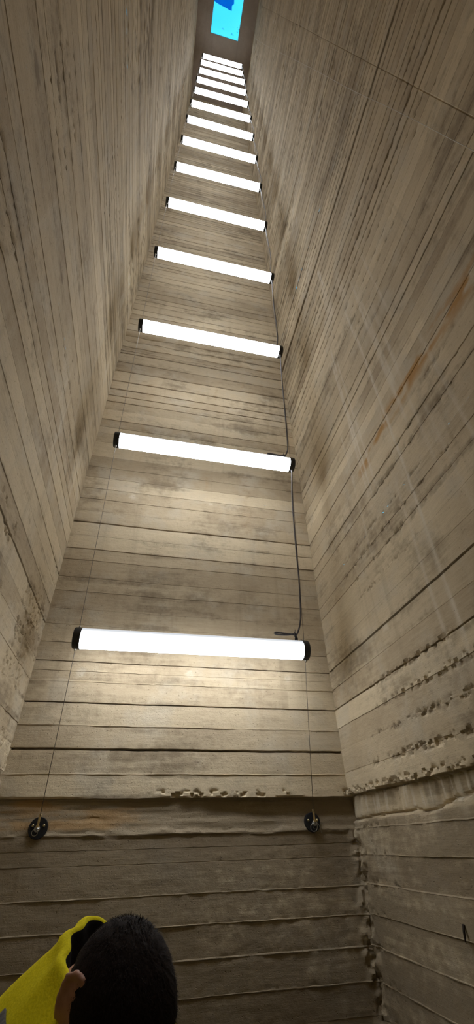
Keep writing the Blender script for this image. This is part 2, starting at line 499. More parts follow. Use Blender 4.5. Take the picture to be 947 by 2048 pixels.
def right_paint(U, Z):
    A = np.zeros(U.shape + (4,))
    Y = D - U
    # orange rust line
    path = 3.27 - .05 * ss(1.1, 1.5, Y) + (fbm(Y * 4, U * 0, 201, 3) - .5) * .05
    rl = 1.2 * np.exp(-((Z - path) / .05) ** 2) * ss(.15, .42, Y) * ss(1.6, 1.4, Y)
    A[..., 1] = np.clip(.9 * rl * ss(.38, .62, fbm(U * 9, Z * 25, 202, 4)), 0, 1)
    A[..., 1] += .4 * np.exp(-((Z - path + .05) / .05) ** 2) * ss(.2, .5, Y) * ss(1.2, .9, Y) * fbm(U * 12, Z * 12, 203, 3)
    # pale run marks falling down the wall
    pm = np.zeros_like(U)
    for (y, w, z0, z1, k, s) in ((1.444, .008, 2.9, 4.5, .55, 1), (1.47, .005, 2.85, 4.4, .45, 2), (1.40, .005, 2.9, 4.3, .4, 3), (1.165, .007, 2.0, 4.6, .55, 4), (1.19, .012, 1.8, 3.6, .22, 5),
                               (1.03, .012, 3.0, 4.6, .5, 6), (.96, .014, 2.6, 4.2, .28, 7), (1.0, .006, 3.2, 4.5, .5, 8), (.90, .014, 1.9, 3.3, .2, 9), (.78, .012, 2.4, 3.6, .3, 10), (1.25, .012, 1.9, 3.1, .3, 11),
                               (1.6, .01, 2.6, 3.9, .25, 12), (.85, .008, 3.6, 4.9, .35, 13), (1.3, .06, 4.4, 5.3, .3, 14), (1.12, .05, 4.2, 5.0, .3, 15)):
        yy = Y - y - (vn(Z * 1.3, U * 0, 210 + s) - .5) * .03 + .015 * (Z - (z0 + z1) / 2) * (1 if s in (6, 7, 8) else .2)
        pm = np.maximum(pm, k * np.exp(-(yy / max(w, .010)) ** 2) * 1.5 * ss(z0, z0 + .25, Z) * ss(z1, z1 - .35, Z) * (.35 + .9 * fbm(U * 30, Z * 9, 220 + s, 3)))
    # white scuffs high up
    for (y, z, ry, rz) in ((.22, 13.75, .025, .35), (.33, 12.4, .015, .3), (1.38, 6.9, .02, .45), (1.30, 5.2, .03, .2)):
        pm = np.maximum(pm, .8 * ss(1, .4, ((Y - y) / ry) ** 2 + ((Z - z) / rz) ** 2) * ss(.45, .6, fbm(U * 60, Z * 12, 231, 3)))
    band = ss(1.78, 1.77, Z) * ss(1.685, 1.70, Z)
    pm = np.maximum(pm, .5 * band * ss(.50, .66, fbm(U * 55, Z * 8, 233, 3)) * ss(.05, .12, U))
    pm = np.maximum(pm, .4 * blob(U, Z, RU(1.634), 2.358, .035, 235))
    A[..., 2] = pm
    g = ss(.52, .72, fbm(U * 2.6, Z * 2.6, 237, 4))
    A[..., 3] = .28 * g + .22 * ss(.56, .7, fbm(U * 1.4, Z * 16, 238, 3)) + .35 * ss(.58, .72, fbm(U * 5, Z * 6, 239, 4)) * ss(1.75, 1.5, Z)
    A[..., 3] += .9 * np.exp(-((Z - 5.472 + (fbm(U * 14, U * 0, 245, 4) - .5) * .03) / .013) ** 2) * ss(.25, .5, fbm(U * 5, U * 0 + 2, 246, 4))
    # grimy brownish smears near the corner at each lift of lamp height
    A[..., 3] += .16 * ss(.55, .7, fbm(U * 5.5, Z * 1.1, 240, 3)) * ss(.75, .15, U) * ss(2.6, 3.4, Z)
    A[..., 3] += .30 * band * ss(.45, .6, fbm(U * 6, Z * 5, 241, 3))
    A[..., 3] += (.14 + .70 * fbm(U * 2.2, Z * 3, 243, 5)) * ss(1.69, 1.67, Z)
    A[..., 3] = np.clip(A[..., 3], 0, .8)
    A[..., 0] = .5 * (fbm(U * .8, Z * 1.0, 242, 3) - .5)
    return A

right_known = [1.146, 1.249, 1.349, 1.45, 1.549, 1.646, 1.775, 1.872, 1.976, 2.076, 2.171, 2.274, 2.377, 2.48, 2.59, 2.698, 2.774, 2.854, 2.989, 3.066, 3.17, 3.275, 3.38, 3.45, 3.548, 3.62, 3.7, 3.776, 3.909, 5.47]
right_seams = fill_seams(right_known, 0, CEIL, .1, 5, 5.575)
right_strong = [(5.47, .012, .04), (3.776, .005, .018), (2.377, .005, .016), (3.7, .004, .012), (2.171, .004, .012), (2.854, .003, .01), (3.066, .004, .01), (1.775, .004, .004)]
right_fins = [1.549, 1.45, 1.349, 1.249, 1.146, 1.646]
rd = (math.sin(AR), -math.cos(AR), 0); rnm = (-math.cos(AR), -math.sin(AR), 0)
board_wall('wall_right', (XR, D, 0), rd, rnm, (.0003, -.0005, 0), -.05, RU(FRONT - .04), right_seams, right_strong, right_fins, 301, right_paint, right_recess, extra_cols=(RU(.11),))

# --- left wall
def left_recess(U, Z):
    j = (fbm(U * 8, U * 0 + 5.1, 271, 4) - .5)
    d = -.03 * ss(1.78, 1.77, Z + j * .02)
    d += .005 * ss(5.47, 5.482, Z + j * .01)
    d -= .007 * ss(.52, .66, fbm(U * 42, Z * 46, 273, 4)) * ss(.52, .66, fbm(U * 3, Z * 4, 275, 3)) * ss(2.85, 2.5, Z)
    return d
def left_paint(U, Z):
    A = np.zeros(U.shape + (4,))
    g = ss(.52, .72, fbm(U * 2.4, Z * 2.2, 277, 4))
    A[..., 3] = .30 * g + .25 * ss(.56, .7, fbm(U * 1.2, Z * 15, 278, 3)) + .3 * ss(.6, .74, fbm(U * 7, Z * 9, 279, 4)) * ss(3.2, 2.4, Z)
    # brown drip bands running slantwise high up, dark smears by the corner
    A[..., 3] += .15 * ss(.56, .7, fbm(U * 5.5, Z * 1.0, 280, 3)) * ss(.8, .15, U) * ss(2.6, 3.4, Z)
    sm = np.zeros_like(U)
    for (y, z, ry, rz) in ((.308, 3.714, .05, .03), (1.608, 3.77, .03, .02), (.975, 3.70, .05, .02)):
        sm = np.maximum(sm, ss(1, .3, ((D - U - y) / ry) ** 2 + ((Z - z) / rz) ** 2 + fbm(U * 20, Z * 20, 285, 2) - .5))
    A[..., 3] = np.clip(A[..., 3] + .6 * sm, 0, .8)
    A[..., 2] = .25 * ss(.62, .75, fbm(U * 16, Z * .7, 286, 3)) * ss(2.5, 3.5, Z) * ss(9, 6, Z)
    A[..., 1] = .12 * ss(.55, .7, fbm(U * 1.1, Z * 1.4, 287, 3))
    A[..., 0] = .5 * (fbm(U * .8, Z * 1.0, 288, 3) - .5)
    return A
left_known = [2.068, 2.17, 2.269, 2.375, 2.47, 2.569, 2.674, 2.78, 2.873, 2.979, 3.085, 3.191, 3.265, 3.37, 3.477, 3.58, 3.697, 3.793, 3.89, 3.985, 4.09, 4.19]
left_seams = fill_seams(left_known, 0, CEIL, .1, 9, 4.3)
left_strong = [(2.569, .005, .018), (3.265, .005, .02), (3.793, .005, .018), (2.873, .004, .014), (2.674, .003, .010), (3.477, .0035, .012)]
ld = (-math.sin(AL), -math.cos(AL), 0); lnm = (math.cos(AL), -math.sin(AL), 0)
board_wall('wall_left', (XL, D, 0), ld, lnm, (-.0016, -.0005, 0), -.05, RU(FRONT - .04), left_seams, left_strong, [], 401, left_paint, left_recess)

# --- wall behind the camera
def front_paint(U, Z):
    A = np.zeros(U.shape + (4,))
    A[..., 3] = .3 * ss(.52, .72, fbm(U * 2.6, Z * 2.4, 377, 4))
    A[..., 0] = .5 * (fbm(U * .8, Z, 378, 3) - .5)
    return A
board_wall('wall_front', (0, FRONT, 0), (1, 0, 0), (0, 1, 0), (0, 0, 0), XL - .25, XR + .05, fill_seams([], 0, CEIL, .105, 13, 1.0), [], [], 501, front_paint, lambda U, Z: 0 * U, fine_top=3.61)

def box(bm, x0, x1, y0, y1, z0, z1, bev=0):
    r = bmesh.ops.create_cube(bm, size=1)
    for v in r['verts']:
        v.co = Vector(((x0 + x1) / 2 + v.co.x * (x1 - x0), (y0 + y1) / 2 + v.co.y * (y1 - y0), (z0 + z1) / 2 + v.co.z * (z1 - z0)))
    if bev:
        es = list({e for v in r['verts'] for e in v.link_edges})
        bmesh.ops.bevel(bm, geom=es, offset=bev, segments=2, affect='EDGES', profile=.7)

def slab(name, x0, x1, y0, y1, z0, z1, mat, hole=None):
    bm = bmesh.new()
    xs = [x0, x1] if not hole else [x0, hole[0], hole[1], x1]
    ys = [y0, y1] if not hole else [y0, hole[2], hole[3], y1]
    def ring(z): return [[bm.verts.new((x, y, z)) for x in xs] for y in ys]
    T, B = ring(z1), ring(z0)
    nx, ny = len(xs), len(ys)
    skip = (1, 1) if hole else None
    for j in range(ny - 1):
        for i in range(nx - 1):
            if skip == (i, j): continue
            bm.faces.new((T[j][i], T[j][i + 1], T[j + 1][i + 1], T[j + 1][i]))
            bm.faces.new((B[j][i], B[j + 1][i], B[j + 1][i + 1], B[j][i + 1]))
    def side(a, b):
        bm.faces.new((B[a[1]][a[0]], B[b[1]][b[0]], T[b[1]][b[0]], T[a[1]][a[0]]))
    for i in range(nx - 1): side((i, 0), (i + 1, 0)); side((i + 1, ny - 1), (i, ny - 1))
    for j in range(ny - 1): side((nx - 1, j), (nx - 1, j + 1)); side((0, j + 1), (0, j))
    if hole:
        side((2, 1), (1, 1)); side((1, 2), (2, 2)); side((2, 2), (2, 1)); side((1, 1), (1, 2))
    o = from_bm(name, bm, mat)
    o['kind'] = 'structure'
    return o
SKY = (-.178, .622, -.02, .9)
slab('ceiling', XL - .12, XR + .06, FRONT - .05, D + .05, CEIL, CEIL + .16, M_ceil, SKY)
slab('floor', XL - .12, XR + .06, FRONT - .05, D + .08, -.12, 0, M_floor)

# --- unseen dark door added behind the camera to soak up bounced light
bm = bmesh.new()
box(bm, -.35, .85, FRONT + .012, FRONT + .05, 0, 2.15, .004)
dr = from_bm('added_door_1', bm, plain('added_door_dark', (.035, .035, .04), .5, .2, .4, 20, .1))
dr['kind'] = 'structure'
bm = bmesh.new()
tube_bm(bm, spline([(.74, FRONT + .045, 1.0), (.74, FRONT + .10, 1.0), (.70, FRONT + .105, 1.0), (.62, FRONT + .105, 1.0)], 5), .009, 10)
from_bm('added_door_handle', bm, M_steel, dr, True)

# --- roof window: frame with its pane, lying on the opening
w = .05
win = slab('window_1', SKY[0] - w, SKY[1] + w, SKY[2] - w, SKY[3] + w, CEIL + .16, CEIL + .22, plain('skylight_frame_metal', (.25, .3, .36), .5, .3, .5, 30, .1), SKY)
win['kind'] = 'structure'
bm = bmesh.new()
box(bm, SKY[0] - .02, SKY[1] + .02, SKY[2] - .02, SKY[3] + .02, CEIL + .22, CEIL + .228)
pane = from_bm('pane', bm, M_glass, win)

# blue sheet lying on the pane
zs = CEIL + .231
px = [(-.32, .30), (-.17, .315), (-.08, .335), (.05, .352), (.17, .365), (.27, .385), (.335, .385), (.33, .33), (.325, .29), (.375, .25), (.365, .19), (.37, .1), (.36, -.04), (.1, -.12), (-.3, -.1)]
bm = bmesh.new()
tv = [bm.verts.new((x, y, zs + .004 + .003 * math.sin(i * 2.1))) for i, (x, y) in enumerate(px)]
bv = [bm.verts.new((x, y, zs)) for x, y in px]
bm.faces.new(tv[::-1]); bm.faces.new(bv)
for i in range(len(px)):
    j = (i + 1) % len(px)
    bm.faces.new((bv[i], bv[j], tv[j], tv[i]))
sheet = from_bm('plastic_sheet', bm, M_sheet)
tag(sheet, 'deep blue plastic sheet lying on the skylight pane at the very top', 'sheet')

# ---------------------------------------------------------------- tube lamps
LAMPS = [[0.2582, 2.0885, 2.4016, -0.0051, 0.0031], [0.258, 1.9188, 3.6356, 0.0033, -0.0009], [0.2558, 1.8107, 4.8818, 0.0006, -0.0002], [0.2505, 1.7191, 6.111, 0.006, -0.0007],
         [0.2498, 1.6554, 7.3881, 0.0049, -0.0006], [0.2458, 1.5957, 8.6658, -0.0042, 0.0], [0.2497, 1.5593, 9.9913, -0.001, -0.0002], [0.2471, 1.5144, 11.2955, -0.0003, -0.0003],
         [0.2516, 1.4848, 12.655, -0.0126, 0.0002], [0.2502, 1.4659, 14.1057, -0.0108, 0.0002], [0.2499, 1.4357, 15.4244, -0.0143, 0.0003], [0.2536, 1.3959, 16.695, -0.0212, 0.0003],
         [0.2437, 1.3758, 18.1482, -0.0182, 0.0004], [0.2476, 1.3442, 19.4129, -0.0211, 0.0003]]
ORD = ['second', 'third', 'fourth', 'fifth', 'sixth', 'seventh', 'eighth', 'ninth', 'tenth', 'eleventh', 'twelfth', 'thirteenth']
HALF, RAD, CAP = .6, .049, .036
ROTX = Matrix.Rotation(PI / 2, 4, 'Y')          # local Z -> X

def make_lamp():
    root = empty('tube_lamp', (0, 0, 0))
    bm = bmesh.new()
    L = HALF - CAP + .006
    lathe_bm(bm, [(RAD, -L), (RAD, -L * .5), (RAD, 0), (RAD, L * .5), (RAD, L)], 56, ROTX)
    from_bm('diffuser_tube', bm, M_lamp, root, True)
    for s in (-1, 1):
        bm = bmesh.new()
        R2 = RAD + .0025
        prof = [(RAD - .004, HALF - CAP), (R2 - .0008, HALF - CAP), (R2, HALF - CAP + .001), (R2, HALF - .008), (R2 - .0015, HALF - .003), (R2 - .005, HALF - .0005), (RAD * .62, HALF), (RAD * .6, HALF - .003), (0, HALF - .003)]
        lathe_bm(bm, prof, 56, Matrix.Scale(s, 4, (1, 0, 0)) @ ROTX)
        bmesh.ops.recalc_face_normals(bm, faces=bm.faces)
        c = from_bm('end_cap', bm, M_black, root)
        for p in c.data.polygons: p.use_smooth = True
        c.data.set_sharp_from_angle(angle=math.radians(35))
        for t in (-1, 1):                           # little clamps where the wire goes through
            bm = bmesh.new()
            lathe_bm(bm, [(0, 0), (.006, 0), (.006, .010), (.0035, .014), (0, .014)], 14, Matrix.Translation((s * (HALF - .018), 0, t * RAD)) @ Matrix.Scale(t, 4, (0, 0, 1)))
            bmesh.ops.recalc_face_normals(bm, faces=bm.faces)
            from_bm('wire_clamp', bm, M_steel, c, True)
    bm = bmesh.new()
    lathe_bm(bm, [(0, 0), (.009, 0), (.009, .012), (.007, .013), (.007, .02), (0, .02)], 16, Matrix.Translation((.538, -.012, RAD - .002)))
    from_bm('cable_gland', bm, M_black, root, False)
    return root

def copy_tree(o, parent=None):
    c = o.copy(); COL.objects.link(c)
    if parent: c.parent = parent
    for ch in [x for x in bpy.data.objects if x.parent == o]: copy_tree(ch, c)
    return c
proto = make_lamp()
for i, (x, y, z, a, b) in enumerate(LAMPS):
    o = proto if i == 0 else copy_tree(proto)
    o.location = (x, y, z)
    o.rotation_euler = (0, -b, a)
    if i == 0: lab = 'lowest and nearest white glowing tube lamp with black end caps'
    elif i == 13: lab = 'topmost white tube lamp, closest to the skylight'
    elif i == 12: lab = 'second white tube lamp down from the skylight'
    elif i == 11: lab = 'third white tube lamp down from the skylight'
    elif i == 10: lab = 'fourth white tube lamp down from the skylight'
    elif i == 9: lab = 'fifth white tube lamp down from the skylight'
    else: lab = '%s white glowing tube lamp up from the bottom of the ladder of lamps' % ORD[i - 1]
    tag(o, lab, 'lamp', 'tube lamps hung one above another')

def lamp_pt(i, dx, dy=0, dz=0):
    x, y, z, a, b = LAMPS[i]
    M = Matrix.Translation((x, y, z)) @ Euler((0, -b, a)).to_matrix().to_4x4()
    return M @ Vector((dx, dy, dz))

# ---------------------------------------------------------------- wall anchors
AN = {-1: Vector((-.351, D + .010, 1.669)), 1: Vector((.882, D + .024, 1.672))}
ROD = {}
for s in (-1, 1):
    c = AN[s]
    root = empty('wire_anchor', c)
    Mf = Matrix.Rotation(PI / 2, 4, 'X')             # local Z -> -Y (out of the wall)
    bm = bmesh.new()
    lathe_bm(bm, [(0, -.012), (.0385, -.012), (.0385, .008), (.037, .0105), (0, .0105)], 56, Mf)
    dsc = from_bm('mounting_disc', bm, M_blackmetal, root)
    for p in dsc.data.polygons: p.use_smooth = True
    dsc.data.set_sharp_from_angle(angle=math.radians(35))
    for t in (-1, 1):
        bm = bmesh.new()
        lathe_bm(bm, [(0, .0085), (.0052, .0085), (.0052, .012), (.0036, .0145), (0, .0152)], 16, Matrix.Translation((t * .022, 0, .008)) @ Mf)
        from_bm('screw', bm, M_brass, root, True)
    # eye bolt coming out of the disc
    bm = bmesh.new()
    tube_bm(bm, [(0, -.006, -.004), (0, -.028, -.004)], .0055, 14)
    shank = from_bm('bolt_shank', bm, M_steel, root, True)
    bm = bmesh.new()
    ring = [(.0085 * math.cos(k * PI / 12), -.034, -.004 + .0085 * math.sin(k * PI / 12)) for k in range(24)]
    tube_bm(bm, ring, .003, 8, closed=True)
    from_bm('bolt_eye', bm, M_steel, shank, True)
    # threaded barrel that holds the wire
    top = Vector((-s * .0022, -.036, .047))
    bm = bmesh.new()
    base = Vector((0, -.036, .000))
    n = 30
    tube_bm(bm, [base.lerp(top, k / n) for k in range(n + 1)], [.0046 + (.0005 if k % 2 else 0) for k in range(n + 1)], 14)
    barrel = from_bm('threaded_barrel', bm, M_brass, root, True)
    bm = bmesh.new()
    tube_bm(bm, [base.lerp(top, .0), base.lerp(top, .2)], .0068, 6)
    from_bm('hex_nut', bm, M_brass, barrel)
    # loose wire loop hanging under it
    bm = bmesh.new()
    q = .011 if s < 0 else .0155
    loop = [(-.006 + q * 1.05 * math.sin(a), -.034 - .004 * math.cos(a), -.006 - q * .9 + q * math.cos(a)) for a in [k * 2 * PI / 30 for k in range(30)]]
    tube_bm(bm, loop, .0011, 6, closed=True)
    from_bm('wire_loop', bm, M_steel, root, True)
    if s > 0:
        bm = bmesh.new()
        loop = [(.003 + .012 * math.sin(a), -.03, -.014 + .013 * math.cos(a)) for a in [k * 2 * PI / 30 for k in range(30)]]
        tube_bm(bm, loop, .001, 6, closed=True)
        from_bm('wire_loop', bm, M_steel, root, True)
        bm = bmesh.new()
        tube_bm(bm, spline([(.006, -.034, .0), (.018, -.034, -.008), (.026, -.033, -.028), (.031, -.032, -.045)], 6), .0009, 6)
        from_bm('wire_tail', bm, M_steel, root, True)
    ROD[s] = c + top
    tag(root, 'black disc wire anchor with a %s, %s on the far wall' % (('small wire loop', 'left') if s < 0 else ('large loose wire loop', 'right')), 'anchor', 'wire anchors low on the far wall')

# ---------------------------------------------------------------- suspension wires
for s in (-1, 1):
    pts = [ROD[s] - Vector((0, 0, .02))]
    pts += [lamp_pt(i, s * (HALF - .018)) for i in range(14)]
    last = pts[-1]
    pts.append(Vector((last.x, last.y - .01, CEIL + .03)))
    bm = bmesh.new()
    tube_bm(bm, pts, .0014, 6)
    o = from_bm('suspension_wire', bm, M_wire, None, True)
    tag(o, 'thin steel wire carrying the %s ends of the tube lamps' % ('left' if s < 0 else 'right'), 'wire', 'suspension wires')

# ---------------------------------------------------------------- power cords
known = {0: [[0.832, 1.958, 3.35], [0.833, 2.0, 3.043], [0.839, 2.034, 2.801], [0.834, 2.06, 2.609], [0.824, 2.07, 2.539], [0.807, 2.076, 2.494], [0.792, 2.078, 2.480]],
         1: [[0.834, 1.842, 4.519], [0.833, 1.877, 4.119], [0.830, 1.903, 3.816], [0.819, 1.909, 3.748], [0.800, 1.913, 3.708]],
         2: [[0.826, 1.757, 5.608], [0.833, 1.781, 5.281], [0.828, 1.798, 5.051], [0.814, 1.805, 4.960]],
         3: [[0.845, 1.68, 6.887], [0.852, 1.696, 6.581], [0.836, 1.714, 6.29], [0.812, 1.717, 6.19]]}
rc = random.Random(5)
for i in range(13):
    up = lamp_pt(i + 1, HALF - .024, -.004, -RAD - .001)
    dn = lamp_pt(i, .538, -.012, RAD + .016)
    if i in known:
        mid = [Vector(p) for p in known[i]]
    else:
        k = rc.uniform(.6, 1.3)
        a, b = lamp_pt(i + 1, HALF - .02), lamp_pt(i, HALF - .02)
        mid = [a.lerp(b, f) + Vector((dx * k, -.01, 0)) for f, dx in ((.25, .006), (.5, .018), (.75, .026), (.9, .004))]
        mid.append(dn + Vector((.02, .005, .03)))
    tie = dn + Vector((-.004, 0.004, .010 + (.006 if i == 0 else 0)))
    lp = [tie + Vector(v) for v in ((-.05, .004, -.003), (-.10, .006, -.002), (-.112, .006, .004), (-.10, .006, .010), (-.05, .004, .004))]
    pts = [up] + mid + [tie + Vector((.002, 0, .004))] + lp + [tie + Vector((.001, 0, -.002)), dn + Vector((0, 0, -.006)), dn + Vector((0, 0, -.012))]
    pts.insert(1, up + Vector((.003, -.001, -.03)))
    root = empty('power_cord', up)
    bm = bmesh.new()
    tube_bm(bm, [p - up for p in spline(pts, 8 if i < 4 else 5)], .0047, 10 if i < 4 else 7)
    from_bm('cord_sheath', bm, M_cord, root, True)
    bm = bmesh.new()
    tp = tie - up
    ring = [tp + Vector((0, .0095 * math.cos(a), .0105 * math.sin(a))) for a in [k * 2 * PI / 16 for k in range(16)]]
    tube_bm(bm, ring, .0019, 6, closed=True)
    ct = from_bm('cable_tie', bm, M_black, root, True)
    bm = bmesh.new()
    tube_bm(bm, [tp + Vector((.0, 0, .008)), tp + Vector((.001, -.001, .013)), tp + Vector((.001, -.001, .0135)), tp + Vector((.003, -.004, .028))], [.003, .003, .0015, .0013], 6)
    from_bm('tie_tail', bm, M_black, ct, True)
    a = ['second lowest', 'third lowest', 'fourth lowest', 'fifth lowest', 'sixth lowest', 'seventh lowest', 'eighth lowest', 'seventh highest', 'sixth highest', 'fifth highest', 'fourth highest', 'third highest', 'second highest', 'topmost']
    b = ['lowest'] + a
    tag(root, 'dark grey power cord drooping from the %s to the %s tube lamp' % (a[i] if i < 12 else 'topmost', b[i] if i < 12 else 'second highest'), 'cord', 'power cords linking the tube lamps')

# ---------------------------------------------------------------- small things on the right wall
def right_at(y, z, out=0.):
    u = RU(y)
    return Vector((XR + rd[0] * u + rnm[0] * out + .0003 * (z - EYE), D + rd[1] * u + rnm[1] * out, z))
pts = [right_at(y, z, .016) for y, z in ((.09, 1.2), (.14, 2.4), (.185, 3.70), (.219, 4.72), (.274, 6.06), (.331, 7.85), (.466, 11.65), (.60, 15.4), (.72, CEIL - .01))]
bm = bmesh.new()
tube_bm(bm, spline(pts, 6), .0014, 6)
o = from_bm('nylon_line', bm, M_palecord, None, True)
tag(o, 'thin pale line running up along the upper part of the right wall', 'line')

bm = bmesh.new()
p = right_at(1.64, 1.377)
tube_bm(bm, [p + Vector(v) * .7 for v in ((.035, 0, .002), (.03, 0, .006), (.016, -.002, .010), (.008, -.006, -.012), (.002, -.010, -.034), (.0, -.012, -.046))], [.0035, .004, .0045, .004, .003, .0006], 8)
o = from_bm('bent_nail', bm, M_rustnail, None, True)
tag(o, 'short dark rusty nail bent against the right wall near its lower end', 'nail')

#PERSON-BEGIN
# ---------------------------------------------------------------- the person, head bowed, seen from the crown
M_skin = plain('skin', (.50, .27, .19), .5, 0, .4, 60, .12, .0006)
M_hair = plain('dark_hair', (.016, .010, .0075), .8, 0, .12, 300, .35, .001)
M_fleece = plain('yellow_fleece', (.70, .60, .012), .95, 0, .1, 260, .10, .0015)
M_greyband = plain('grey_fabric', (.10, .095, .085), .9, 0, .15, 200, .25, .001)
M_denim = plain('dark_trousers', (.025, .028, .04), .9, 0, .2, 150, .25, .001)
M_shoe = plain('black_shoe', (.015, .014, .014), .6, 0, .4, 90, .2)
M_sole = plain('rubber_sole', (.20, .19, .17), .8, 0, .3, 60, .15)
M_white = plain('eye_white', (.75, .72, .68), .2)
M_iris = plain('eye_iris', (.03, .02, .012), .15)

def V3(*a): return Vector(a)
AZ = math.radians(-64)
Fh = V3(math.cos(AZ), math.sin(AZ), 0)                # where the person faces (level)
Lh = V3(-math.sin(AZ), math.cos(AZ), 0)               # the person's left
UP = V3(0, 0, 1)
FOOT = V3(-.05, 1.24, 0)
def body_pt(f, l, u): return FOOT + Fh * f + Lh * l + UP * u

def caps(bm, pts, radii, seg=16, squash=None):
    """chain of tapered capsules; squash=(axis, k) flattens the section along an axis"""
    tube_bm(bm, pts, radii, seg)
    for p, r in zip(pts, radii):
        s = bmesh.ops.create_uvsphere(bm, u_segments=seg, v_segments=max(8, seg // 2), radius=r)
        for v in s['verts']: v.co += Vector(p)
def ellip(bm, c, rad, M=Matrix(), seg=24):
    s = bmesh.ops.create_uvsphere(bm, u_segments=seg, v_segments=seg // 2, radius=1)
    for v in s['verts']:
        v.co = M @ (Vector(c) + Vector((v.co.x * rad[0], v.co.y * rad[1], v.co.z * rad[2])))

def fused(name, bm, mat, parent, voxel, smooth=6):
    """union everything in bm into one continuous skin"""
    bmesh.ops.recalc_face_normals(bm, faces=bm.faces)
    me = bpy.data.meshes.new(name)
    bm.to_mesh(me); bm.free()
    o = bpy.data.objects.new(name + '_raw', me)
    COL.objects.link(o)
    m = o.modifiers.new('remesh', 'REMESH'); m.mode = 'VOXEL'; m.voxel_size = voxel
    m = o.modifiers.new('smooth', 'SMOOTH'); m.iterations = smooth; m.factor = .5
    dg = bpy.context.evaluated_depsgraph_get()
    out = bpy.data.meshes.new_from_object(o.evaluated_get(dg))
    out.name = name
    bpy.data.objects.remove(o); bpy.data.meshes.remove(me)
    out.materials.clear()
    k = link(name, out, mat, None, True)
    k.parent = parent
    k.matrix_parent_inverse = Matrix.Translation(-parent.location)
    return k

# head frame: bowed well forward and tipped to the person's left
HC = V3(.006, 1.03, 1.378)
PITCH, ROLL = math.radians(57), math.radians(15)
Fv = Fh * math.cos(PITCH) - UP * math.sin(PITCH)
Uv = Fh * math.sin(PITCH) + UP * math.cos(PITCH)
Lv = Lh * math.cos(ROLL) - Uv * math.sin(ROLL)
Uv = Uv * math.cos(ROLL) + Lh * math.sin(ROLL)
HM = Matrix((Fv, Lv, Uv)).transposed().to_4x4()
HM.translation = HC
def hp(f, l, u): return HM @ V3(f, l, u)
CR = ((-.010, 0, .026), (.098, .0765, .090))

person = empty('person', FOOT)
tag(person, 'person with short dark hair in a yellow hooded top, head bowed, lower left', 'person')

NECK = V3(.004, 1.118, 1.325)
PEL = body_pt(.0, 0, .90)
CHEST = NECK + V3(0, 0, -.19) - Fh * .075
bm = bmesh.new()
ellip(bm, *CR, HM, 40)
ellip(bm, (.030, 0, -.050), (.058, .050, .076), HM, 32)
ellip(bm, (.064, 0, .020), (.026, .050, .017), HM)
ellip(bm, (.050, .036, -.030), (.030, .024, .026), HM)
ellip(bm, (.050, -.036, -.030), (.030, .024, .026), HM)
caps(bm, [hp(.080, 0, .006), hp(.096, 0, -.018), hp(.103, 0, -.036)], [.009, .011, .0145])
ellip(bm, (.094, .013, -.040), (.010, .008, .008), HM); ellip(bm, (.094, -.013, -.040), (.010, .008, .008), HM)
ellip(bm, (.080, 0, -.068), (.012, .026, .0065), HM); ellip(bm, (.079, 0, -.079), (.012, .023, .008), HM)
ellip(bm, (.064, 0, -.108), (.024, .026, .020), HM)
for s in (-1, 1):
    e0 = [(-.010, -.042), (-.004, -.020), (.004, .004), (.002, .022), (-.012, .030), (-.025, .022), (-.030, .004), (-.024, -.016), (-.014, -.036)]
    tube_bm(bm, [hp(f - .018, s * (.0725 + .016 * max(0, -f / .03)), u * .9 + .026) for f, u in e0], .0055, 10, closed=True)
    ellip(bm, (-.031, s * .074, .021), (.017, .008, .029), HM)
    ellip(bm, (-.028, s * .073, -.011), (.009, .006, .011), HM)
# neck, trunk, limbs under the clothes
caps(bm, [hp(-.045, 0, -.045), (hp(-.045, 0, -.07) + NECK) / 2, NECK, NECK - Fh * .03 - UP * .07], [.058, .056, .060, .075])
SHO, ELB, WRI = {}, {}, {}
for s in (-1, 1):
    SHO[s] = NECK + Lh * (.17 * s) - UP * .098 - Fh * .02
    ELB[s] = SHO[s] + Lh * (.045 * s) - UP * .29 - Fh * .02
    WRI[s] = ELB[s] + Fh * .15 - Lh * (.05 * s) - UP * .20
    caps(bm, [NECK - UP * .06 - Fh * .03, SHO[s]], [.06, .052])
    caps(bm, [SHO[s], ELB[s], ELB[s].lerp(WRI[s], .35), WRI[s]], [.05, .040, .041, .026])
    h = (WRI[s] - ELB[s]).normalized()
    side = Lh * -s
    pal = WRI[s] + h * .085
    n = h.cross(side).normalized()
    across = Fh - h * Fh.dot(h); across.normalize()
    for k in range(4):                                   # palm rays, then the fingers
        off = across * (.030 - .020 * k)
        kn = pal + off * 1.05 + h * (.004 if k in (1, 2) else -.004)
        caps(bm, [WRI[s] + off * .45, kn], [.015, .0115], 10)
        ln = (.070, .078, .073, .056)[k]
        a = kn + h * ln * .45 + side * .006
        b = a + h * ln * .30 + side * .016
        c = b + h * ln * .22 + side * .020
        caps(bm, [kn, a, b, c], [.0105, .009, .0083, .007], 10)
    t0 = WRI[s] + h * .022 + across * .022
    t1 = t0 + h * .032 + across * .026 + side * .008
    t2 = t1 + h * .030 + across * .008 + side * .010
    t3 = t2 + h * .024 + side * .008
    caps(bm, [t0, t1, t2, t3], [.014, .012, .010, .008], 10)
caps(bm, [CHEST + Lh * .07, CHEST - Lh * .07], [.10, .10]); caps(bm, [CHEST, CHEST.lerp(PEL, .5), PEL], [.11, .105, .11])
HIP, KNE, ANK = {}, {}, {}
for s in (-1, 1):
    HIP[s] = PEL + Lh * .085 * s - UP * .02
    KNE[s] = body_pt(.03, .10 * s, .49)
    ANK[s] = body_pt(-.01, .11 * s, .085)
    caps(bm, [HIP[s], KNE[s], KNE[s].lerp(ANK[s], .3), ANK[s]], [.085, .055, .056, .036])
    caps(bm, [ANK[s] - UP * .03, ANK[s] + Fh * .12 - UP * .05], [.03, .026])
body = fused('body', bm, M_skin, person, .0046, 5)

